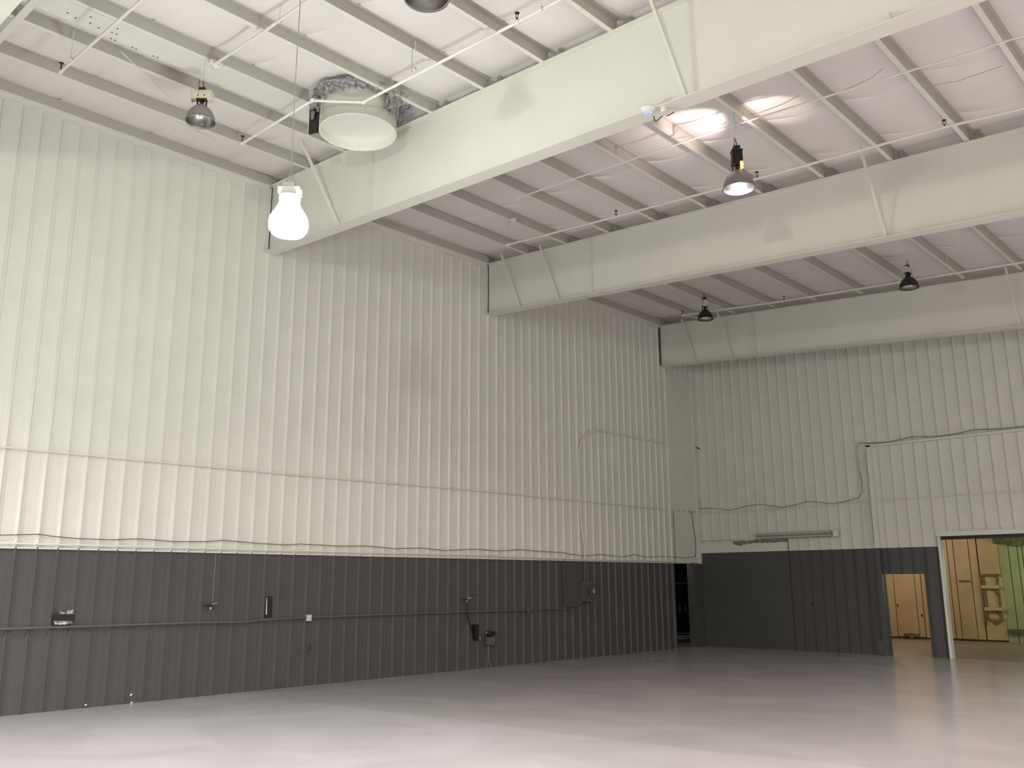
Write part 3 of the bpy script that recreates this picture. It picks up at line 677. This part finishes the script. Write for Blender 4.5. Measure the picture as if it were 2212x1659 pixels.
# socket box with two round covers and a conduit to the floor
bb = wbox(1048, 1377, 1064, 1392, .08)
t = thing('socket_box', 'grey socket box with dark round sockets above, right of the black box', 'electrical box', (bb[0], (bb[2] + bb[3]) / 2, bb[4]))
MB().box(*bb).build('box', 'gray_pipe', t)
cz = WL(1055, 1369, .03)
MB().lathe([(0, .07), (.06, .068), (.07, .05), (.07, 0)], cz, 20, axis='x').build('round_socket', 'black', t)
cz = WL(1064, 1367, .03); MB().lathe([(0, .07), (.035, .068), (.04, .05), (.04, 0)], cz, 16, axis='x').build('round_socket', 'black', t)
cz = WL(1049, 1367, .06); MB().lathe([(0, .05), (.012, .05), (.012, 0)], cz, 8, axis='x').build('terminal', 'foil', t)
wallrun('conduit_run', [(1055, 1392), (1055.5, 1410), (1056.5, 1431), (1061, 1440)], .012, 'conduit_gray', 'pale conduit from the socket box down to the floor', 'conduit', off=.04)
# hook with a dangling string
t = thing('hook', 'small dark hook hanging below the outlet box on the grey wall', 'hook', WL(670, 1400))
MB().tube([WL(668, 1393, .02), WL(672, 1394, .05), WL(671, 1399, .06), WL(672, 1404, .03)], .008, 6).build('hook_arm', 'dark_metal', t)
MB().tube([WL(667, 1397, .02), WL(666, 1406, .03), WL(666, 1415, .03)], .005, 6).build('string', 'dark_metal', t)
# cover plate outline and smooth repair sheets on the wall
o = MB().box(*wbox(1219, 1212, 1262, 1308, .003, .0205)).build('repair_sheet', 'gray_wall'); tag(o, 'smooth grey sheet covering the ribs left of the electrical panel', 'wall sheet')
bb = wbox(1019, 1280.5, 1037, 1282.5, .012, .012); tag(MB().box(*bb).build('ledge', 'gray_pipe'), 'tiny grey ledge on the wall right of the small valve', 'ledge')
# chips at the foot of the wall
for (x, y, s, lb) in [(185, 1522, 3, 'white paint chip low on the grey wall below the foil patch'), (283, 1500, 3, 'white paint chip on the dented rib of the grey wall'), (284, 1517, 2.5, 'white chip where the dented rib meets the floor')]:
    o = wallpoly([(x - s, y), (x + s, y - s * .6), (x + s * .6, y + s * .8), (x - s * .8, y + s)], .004, .0).build('paint_chip', 'bright'); tag(o, lb, 'paint chip')
# corner: white cover sheet, dark post, alcove
bb = wbox(1454, 1077, 1491, 1216, .0, 0)
ya = WL(1453, 1077, 0).y
tag(MB().box(.0205, .0235, ya, 23.835, ZG + .03, 3.89).build('corner_sheet', 'white_wall'), 'smooth white sheet on the left wall above the dark alcove opening', 'wall sheet')
tag(MB().box(.0205, .0255, 22.47, 23.835, 3.96, 8.15).build('corner_sheet', 'white_wall'), 'tall smooth white sheet between the farthest rafter and the corner', 'wall sheet')
struct(MB().box(-.02, .09, 23.84, 24.0, ZG, 9.3).build('trim_3', 'white_wall'))
struct(MB().box(-.02, .09, 23.862, 24.0, 0, ZG).build('trim_11', 'gray_wall'))
struct(MB().box(-.12, .1, 23.42, 23.86, 0, ZG).build('trim_4', 'gray_wall'))
# dark strips standing in for the shaded gaps where rafters meet the wall
for b, Y in ((1, B1), (2, B2), (3, B3)):
    q = MB(); z0, z1 = zbot(b, 0) + .03, ztop(b, 0) - .03; n = 9; vs = []
    wv = .012 if b < 3 else .035
    for i in range(n + 1):
        z = z0 + (z1 - z0) * i / n; o_ = random.uniform(-.4, .4) * wv
        vs += [(.014, Y - .02 - wv + o_, z), (.014, Y - .02 + o_ * .3, z), (.03, Y - .02 + o_ * .3, z), (.03, Y - .02 - wv + o_, z)]
    q.add(vs, [(4 * i + a, 4 * i + (a + 1) % 4, 4 * i + 4 + (a + 1) % 4, 4 * i + 4 + a) for i in range(n) for a in range(4)])
    tag(q.build('gap_shade_strip', 'dark_metal'), 'dark ragged strip for the shaded gap where the %s rafter meets the left wall' % ('', 'deep nearest', 'middle', 'farthest')[b], 'gap filler')

# alcove behind the opening
AX = -1.3
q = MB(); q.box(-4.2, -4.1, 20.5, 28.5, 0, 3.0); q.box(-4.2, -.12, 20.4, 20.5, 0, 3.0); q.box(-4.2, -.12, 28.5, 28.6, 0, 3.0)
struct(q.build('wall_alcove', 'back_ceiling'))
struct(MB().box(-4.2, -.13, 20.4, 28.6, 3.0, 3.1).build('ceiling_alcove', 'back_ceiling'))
def WA(x, y, X=AX): return onX(x, y, X)
def abox(x0, y0, x1, y1, X, d):
    a = WA(x0, y0, X); b = WA(x1, y1, X); za, zb_ = WA(1475, y0, X).z, WA(1475, y1, X).z
    return (X - d, X, min(a.y, b.y), max(a.y, b.y), max(.002, min(za, zb_)), max(za, zb_))
bb = abox(1450, 1263, 1510, 1364, AX, .7)
t = thing('black_cabinet', 'black cabinet with pale stencilled 80 seen through the alcove opening', 'cabinet', (bb[0] + .35, (bb[2] + bb[3]) / 2, bb[4]))
MB().box(*bb).build('body', 'cabinet', t)
def digit(cx, cy_px, w_, h_, kind):
    c = WA(cx, cy_px, AX + .004); q = MB(); s = .010
    def ell(zc, rh, rw):
        n = 20; vs = []
        for i in range(n):
            a = 2 * math.pi * i / n; vs += [(c.x, c.y + rw * math.cos(a), zc + rh * math.sin(a)), (c.x, c.y + (rw - .022) * math.cos(a), zc + (rh - .022) * math.sin(a))]
        q.add(vs, [(2 * i, 2 * ((i + 1) % n), 2 * ((i + 1) % n) + 1, 2 * i + 1) for i in range(n)])
    if kind == '8': ell(c.z + h_ / 4, h_ / 4, w_ / 2 * .9); ell(c.z - h_ / 4, h_ / 4, w_ / 2)
    else: ell(c.z, h_ / 2, w_ / 2)
    return q
digit(1468.5, 1315, .13, .25, '8').build('stencil_digit_8', 'stencil', t)
digit(1481.5, 1315, .13, .25, '0').build('stencil_digit_0', 'stencil', t)
q = MB(); q.box(bb[1], bb[1] + .01, bb[2], bb[3], WA(1470, 1299, AX).z - .004, WA(1470, 1299, AX).z + .004); q.build('seam', 'dark_metal', t)
b2 = abox(1450, 1258, 1510, 1262, AX, .7); tag(MB().box(*b2).build('shelf_board', 'gray_wall'), 'grey shelf board lying on the black cabinet', 'board')
# machine parts on the cabinet
t = thing('dark_machine', 'dark machine part standing on top of the black cabinet', 'machine', WA(1466, 1258, AX - .3))
c = WA(1468, 1249, AX - .3); MB().lathe([(0, -.12), (.10, -.12), (.11, 0), (.10, .12), (0, .12)], c, 18, axis='y').build('drum', 'cabinet', t)
c = WA(1480, 1250, AX - .3); MB().lathe([(0, -.1), (.07, -.1), (.08, 0), (.07, .1), (0, .1)], c, 16, axis='y').build('wheel', 'dark_metal', t)
MB().box(*abox(1456, 1236, 1483, 1248, AX - .2, .3)).build('housing', 'cabinet', t)
P_w = [WA(1484, 1239.5, AX - .75), WA(1492, 1239.5, AX - .75), WA(1492.5, 1261, AX - .75)]
q = MB(); q.add(P_w + [p + Vector((-.02, 0, 0)) for p in P_w], [(0, 1, 2), (5, 4, 3), (0, 3, 4, 1), (1, 4, 5, 2), (2, 5, 3, 0)]); q.build('panel_behind', 'bright', t)['label'] = 'pale pointed panel behind the machine'  # separate panel behind the machine, only grouped with it
for (y0, y1, m_, lb) in [(1365, 1372, 'gray_pipe', 'grey plinth board under the black cabinet'), (1373.5, 1376, 'bright', 'upper pale board of the low stack under the cabinet'), (1378, 1380.5, 'outlet', 'lower pale board of the low stack under the cabinet'), (1381.5, 1389.5, 'brown', 'brown timber lying on the floor in the alcove')]:
    b3 = abox(1455, y0, 1510, y1, AX, .5); tag(MB().box(*b3).build('stacked_board', m_), lb, 'board', 'low stack of boards in the alcove')

# ------------------------------------------------------------------ far wall fittings
def WF(x, y, off=.045): return onY(x, y, 24.0 - off)
def fbox(x0, y0, x1, y1, d, off=.034):
    a = WF(x0, y0, off); b = WF(x1, y1, off); return (min(a.x, b.x), max(a.x, b.x), 24 - off - d, 24 - off, min(a.z, b.z), max(a.z, b.z))
# smooth board panel in the left part of the far wall
q = MB(); q.box(.09, 2.90, 23.955, 23.967, 0, ZGF, 1); q.box(.09, 2.90, 23.955, 23.967, ZGF, 2.99, 0)
struct(q.build('wall_far_board', ['white_wall', 'gray_wall'], loc=(0, 24, 0)))
q = MB(); random.seed(5)
xs = np.linspace(WF(1585, 1170).x, 2.90, 46); ring = []
for i, x in enumerate(xs):
    th = .022 + .03 * random.random() + (.035 if i < 12 else 0) * math.sin(i / 12 * math.pi); zc_ = 2.985 + random.uniform(-.012, .012) - (.01 if i < 12 else 0)
    ring.append([(x, 23.955, zc_ - th), (x, 23.93 - random.random() * .02, zc_ - th * .4), (x, 23.93 - random.random() * .02, zc_ + th * .4), (x, 23.955, zc_ + th)])
q.add([v for r_ in ring for v in r_], [(4 * i + k, 4 * i + k + 1, 4 * i + 5 + k, 4 * i + 4 + k) for i in range(len(xs) - 1) for k in range(3)])
tag(q.build('foam_seam', 'dirt'), 'rough dirty foam bead along the top edge of the white board', 'foam seal')
q = MB(); q.box(2.885, 2.915, 23.94, 23.967, ZGF + .01, 2.99); tag(q.build('board_edge', 'dirt'), 'short dark vertical edge at the right end of the white board', 'edge strip')
wf = lambda pts, r, m, name, label, cat, off=.056, group=None: tag(MB().tube([WF(x, y, off) for x, y in pts], r, 6).build(name, m), label, cat, group)
wf([(1507, 1169), (1545, 1168), (1586, 1166)], .006, 'dirt', 'board_seam', 'thin dark seam above the left half of the white board', 'seam', .05)
# fluorescent fixture
bb = fbox(1633, 1161.5, 1812, 1154.5, .0); a = WF(1634, 1161.5); b_ = WF(1812, 1154)
t = thing('fluorescent_fixture', 'long unlit fluorescent tube fixture on the far white wall above the grey paint', 'light fixture', ((a.x + b_.x) / 2, 23.95, 3.05))
z0 = 3.055; x0, x1 = a.x, b_.x
MB().box(x0, x1, 23.885, 23.958, z0 + .0, z0 + .15).build('housing', 'fixture_gray', t)
for k, zz in enumerate((z0 + .03, z0 + .12)):
    MB().tube([(x0 + .03, 23.865, zz), (x1 - .12, 23.865, zz)], .018, 10).build('tube', 'frost', t)
MB().box(x0 - .01, x0 + .03, 23.835, 23.958, z0 - .005, z0 + .155).build('end_cap', 'outlet', t)
MB().box(x1 - .12, x1 + .01, 23.835, 23.958, z0 - .005, z0 + .16).build('end_cap', 'bright', t)
for zz in (.005, .095): MB().box(x1 - .14, x1 - .12, 23.835, 23.885, z0 + zz, z0 + zz + .05).build('tube_socket', 'dark_metal', t)
# cables and pipes on the far wall
wf([(1505, 1099), (1542, 1098), (1578, 1102), (1610, 1094), (1640, 1089), (1660, 1092), (1690, 1096)], .007, 'wire', 'cable_run', 'dark wavy cable on the far wall running out from the corner', 'cable')
wf([(1690, 1096), (1720, 1090), (1745, 1083), (1800, 1088), (1822, 1084), (1855, 1075), (1863, 1062), (1861, 1040), (1857, 1019)], .007, 'wire', 'cable_run', 'dark cable on the far wall curving up beside the old door frame', 'cable')
wf([(1857, 1019), (1851, 990), (1850, 968), (1854, 957)], .016, 'outlet', 'conduit_run', 'short grey conduit left of the old door frame top', 'conduit')
wf([(1854, 957), (1880, 957), (1920, 955), (1972, 943), (2020, 943), (2060, 938), (2105, 928), (2150, 927), (2212, 921), (2250, 919)], .007, 'wire', 'cable_run', 'dark wavy cable above the header of the old door frame', 'cable')
wf([(1507, 1109), (1600, 1104.5), (1738, 1094), (1880, 1082.5), (1990, 1075), (2240, 1059)], .012, 'white_pipe', 'conduit_run', 'thin straight white pipe halfway up the far wall', 'pipe')
wf([(1494, 967), (1507, 967)], .008, 'white_pipe', 'pipe_stub', 'thin stub of pipe reaching the corner high up', 'pipe')
wf([(1503, 966), (1512, 970)], .016, 'black', 'pipe_end', 'black pipe end sticking out high in the far corner', 'pipe end', .09)
wf([(1502, 1084), (1516, 1084)], .014, 'outlet', 'pipe_end', 'pale pipe end in the far corner above the dark cable', 'pipe end', .09)
tag(MB().tube([WL(1494, 1105, .033), WL(1498, 1140, .033), WL(1502, 1163, .033), WL(1503, 1190, .033), WL(1502, 1203, .033)], .009, 6).build('cable_run', 'wire'), 'dark cable hanging down the corner to the alcove opening', 'cable')
# old door frame
struct(MB().box(5.37, 5.49, 23.86, 24.0, ZGF, 5.42).build('trim_5', 'white_steel'))
struct(MB().box(5.37, 5.49, 23.84, 24.0, 0, ZGF).build('trim_6', 'gray_wall'))
struct(MB().box(5.37, 12.5, 23.86, 24.0, 5.38, 5.43).build('trim_7', 'white_steel'))
tag(MB().box(5.345, 5.368, 23.90, 23.962, ZGF + .15, 5.30).build('frame_gap_shade', 'dark_metal'), 'thin dark strip for the shadowed gap along the left side of the old door frame', 'gap')  # dark strip standing in for the shadow beside the frame
# openings
struct(MB().box(6.93, 6.99, 23.93, 24.14, 0, 2.99).build('trim_8', 'white_steel'))
struct(MB().box(6.93, 12.5, 23.86, 24.14, 2.95, 3.06).build('trim_9', 'white_steel'))
struct(MB().box(7.0, 12.5, 24.0, 24.14, 2.87, 2.955).build('trim_10', 'dark_metal'))
q = MB().lathe([(0, .02), (.02, .018), (.025, 0)], WF(1755, 1305, .06), 10, axis='y'); tag(q.build('plug', 'black'), 'tiny black plug on the dark grey far wall', 'plug')
o = MB().box(*fbox(1897, 1385, 1912, 1414, .03, .034)).build('metal_sheet', 'gray_pipe'); tag(o, 'small grey sheet leaning at the foot of the far wall left of the small doorway', 'sheet')

# ------------------------------------------------------------------ room behind the far wall
YB = 31.2
def WB(x, y, off=0.0): return onY(x, y, YB - off)
q = MB(); q.box(-.12, 14, YB + .02, YB + .12, 0, 4.4, 0)
struct(q.build('wall_back_room', 'tan_dark'))
z6 = lambda x, y: (1780 + x / 5.12, 1120 + y / 5.12)
# tan boards with dark seams
seams = sorted([WB(*z6(790, 900)).x, WB(*z6(1025, 900)).x, WB(*z6(1095, 900)).x, WB(*z6(1310, 900)).x, WB(*z6(1400, 700)).x, WB(*z6(1480, 800)).x, WB(*z6(1650, 800)).x])
xl = WB(*z6(1740, 800)).x; xg = WB(*z6(1990, 900)).x
q = MB(); ed = [-.02, 1.0, 2.2] + seams + [xl]
for a, b in zip(ed[:-1], ed[1:]):
    if b - a > .03: q.box(a + .012, b - .012, YB - .02, YB + .02, .06, 4.4)
q.box(xl + .03, xg, YB - .03, YB + .02, 1.35 + .9, 4.4); q.box(xl + .03, xg, YB - .02, YB + .02, .06, 2.25)
struct(q.build('wall_back_room_panels', 'tan', loc=(0, YB, 0)))
# green boards
q = MB(); xs_ = [xg, WB(*z6(2010, 900)).x + .05, WB(*z6(2060, 900)).x, WB(*z6(2130, 900)).x, WB(*z6(2175, 900)).x + .02]
xx = xg; k = 0
while xx < 13.5:
    wd = (.30, .26, .12, .22)[k % 4]; q.box(xx + .012, xx + wd - .012, YB - .02 - (.03 if k % 4 == 2 else 0), YB + .02, .0, 4.4); xx += wd; k += 1
struct(q.build('wall_back_room_green', 'green', loc=(6, YB, 0)))
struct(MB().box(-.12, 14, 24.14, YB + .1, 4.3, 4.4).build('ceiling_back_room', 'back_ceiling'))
struct(MB().box(13.9, 14, 24.14, YB, 0, 4.3).build('wall_back_room_right', 'green'))
struct(MB().box(-.12, -.02, 24.14, YB, 0, 4.3).build('wall_back_room_left', 'tan'))
def bbox_(x0, y0, x1, y1, d, off=.02):
    a = WB(*z6(x0, y0), off); b = WB(*z6(x1, y1), off); return (min(a.x, b.x), max(a.x, b.x), YB - off - d, YB - off, min(a.z, b.z), max(a.z, b.z))
tag(MB().box(*bbox_(2035, 1272, 2600, 1240, .05, .05)).build('board_rail', 'green_dark'), 'dark horizontal rail low on the green boards', 'rail')
tag(MB().box(*bbox_(1495, 701, 1620, 682, .03)).build('letter_slot', 'brown'), 'short dark brown bar on the tan panels', 'bar')
xd0, xd1 = seams[0], seams[2]
dr = struct(MB().box(xd0 + .02, xd1 - .02, YB - .035, YB - .019, .08, 3.0).build('door_1', 'tan'))
ORG[dr.name] = dr.location.copy()
MB().box(*bbox_(890, 1298, 1055, 1278, .04, .036)).build('latch_bar', 'brown', dr)
MB().box(*bbox_(950, 1325, 1000, 1270, .06, .036)).build('latch_block', 'brown', dr)
MB().lathe([(0, -.05), (.03, -.05), (.03, 0)], WB(*z6(817, 955), .036), 12, axis='y').build('door_knob', 'brown', dr)
MB().lathe([(0, -.05), (.03, -.05), (.03, 0)], WB(*z6(1085, 1070), .036), 12, axis='y').build('door_knob', 'black', dr)
MB().box(WB(*z6(1025, 900)).x - .012, WB(*z6(1025, 900)).x + .012, YB - .04, YB - .034, .1, 3.0).build('door_seam', 'tan_dark', dr)
# wooden frame leaning on the wall
t = thing('wooden_window_frame', 'rough wooden frame with two pale crossboards on the tan wall, left of the green boards', 'wooden frame', WB(*z6(1880, 1120)))
MB().box(*bbox_(1730, 636, 1935, 612, .10)).build('top_board', 'brown', t)
MB().box(*bbox_(1765, 1105, 1965, 640, .0, .03)[:2], YB - .035, YB - .02, WB(*z6(1870, 1105)).z, WB(*z6(1870, 640)).z).build('backing', 'wood', t)
a, b_ = WB(*z6(1765, 640), .05), WB(*z6(1820, 1125), .05)
MB().bar(Vector((WB(*z6(1795, 900)).x - .0, YB - .06, WB(*z6(1795, 1125)).z)), Vector((WB(*z6(1795, 900)).x, YB - .06, a.z)), .035, .05).build('stile', 'brown', t)
MB().bar(Vector((WB(*z6(1945, 900)).x, YB - .06, WB(*z6(1945, 1125)).z)), Vector((WB(*z6(1945, 900)).x, YB - .06, a.z)), .035, .05).build('stile', 'brown', t)
MB().bar(Vector((WB(*z6(1760, 900)).x, YB - .05, WB(*z6(1795, 1180)).z)), Vector((WB(*z6(1760, 900)).x, YB - .05, a.z)), .06, .03).build('side_board', 'brown', t)
MB().box(*bbox_(1745, 775, 1940, 740, .05, .09)).build('crossboard', 'wood', t)
MB().box(*bbox_(1780, 1018, 1980, 983, .05, .09)).build('crossboard', 'wood', t)
MB().bar(WB(*z6(1865, 780), .05), WB(*z6(1925, 850), .05), .04, .03).build('diagonal_brace', 'brown', t)
MB().bar(WB(*z6(1900, 1020), .05), WB(*z6(1970, 1115), .05), .04, .03).build('diagonal_brace', 'brown', t)
q = MB(); W_ = [WB(*z6(x, y), .045) for x, y in ((1825, 1115), (1980, 1130), (1965, 1140), (1905, 1185), (1840, 1135))]
q.add(W_ + [w_ + Vector((0, .02, 0)) for w_ in W_], [(0, 1, 2, 3, 4), (9, 8, 7, 6, 5)] + [(i, 5 + i, 5 + (i + 1) % 5, (i + 1) % 5) for i in range(5)]); q.build('bottom_tray', 'brown', t)
# ragged insulation under the ceiling over the green boards
q = MB(); random.seed(3); n = 30; vs = []
xa_, xb_ = WB(*z6(1900, 250)).x, 13.0
for i in range(n + 1):
    x = xa_ + (xb_ - xa_) * i / n; zt_ = 4.27; zb_ = WB(*z6(1900, 270)).z - (x - xa_) * .13 + random.uniform(-.06, .05)
    for y in (YB - .35, YB - .06): vs += [(x, y, zb_ + random.uniform(-.02, .02)), (x, y, zt_)]
q.add(vs, [(4 * i, 4 * i + 1, 4 * i + 5, 4 * i + 4) for i in range(n)] + [(4 * i + 2, 4 * i + 6, 4 * i + 7, 4 * i + 3) for i in range(n)] + [(4 * i, 4 * i + 4, 4 * i + 6, 4 * i + 2) for i in range(n)])
tag(q.build('ragged_insulation', 'ragged'), 'ragged dark insulation hanging over the green boards', 'insulation')
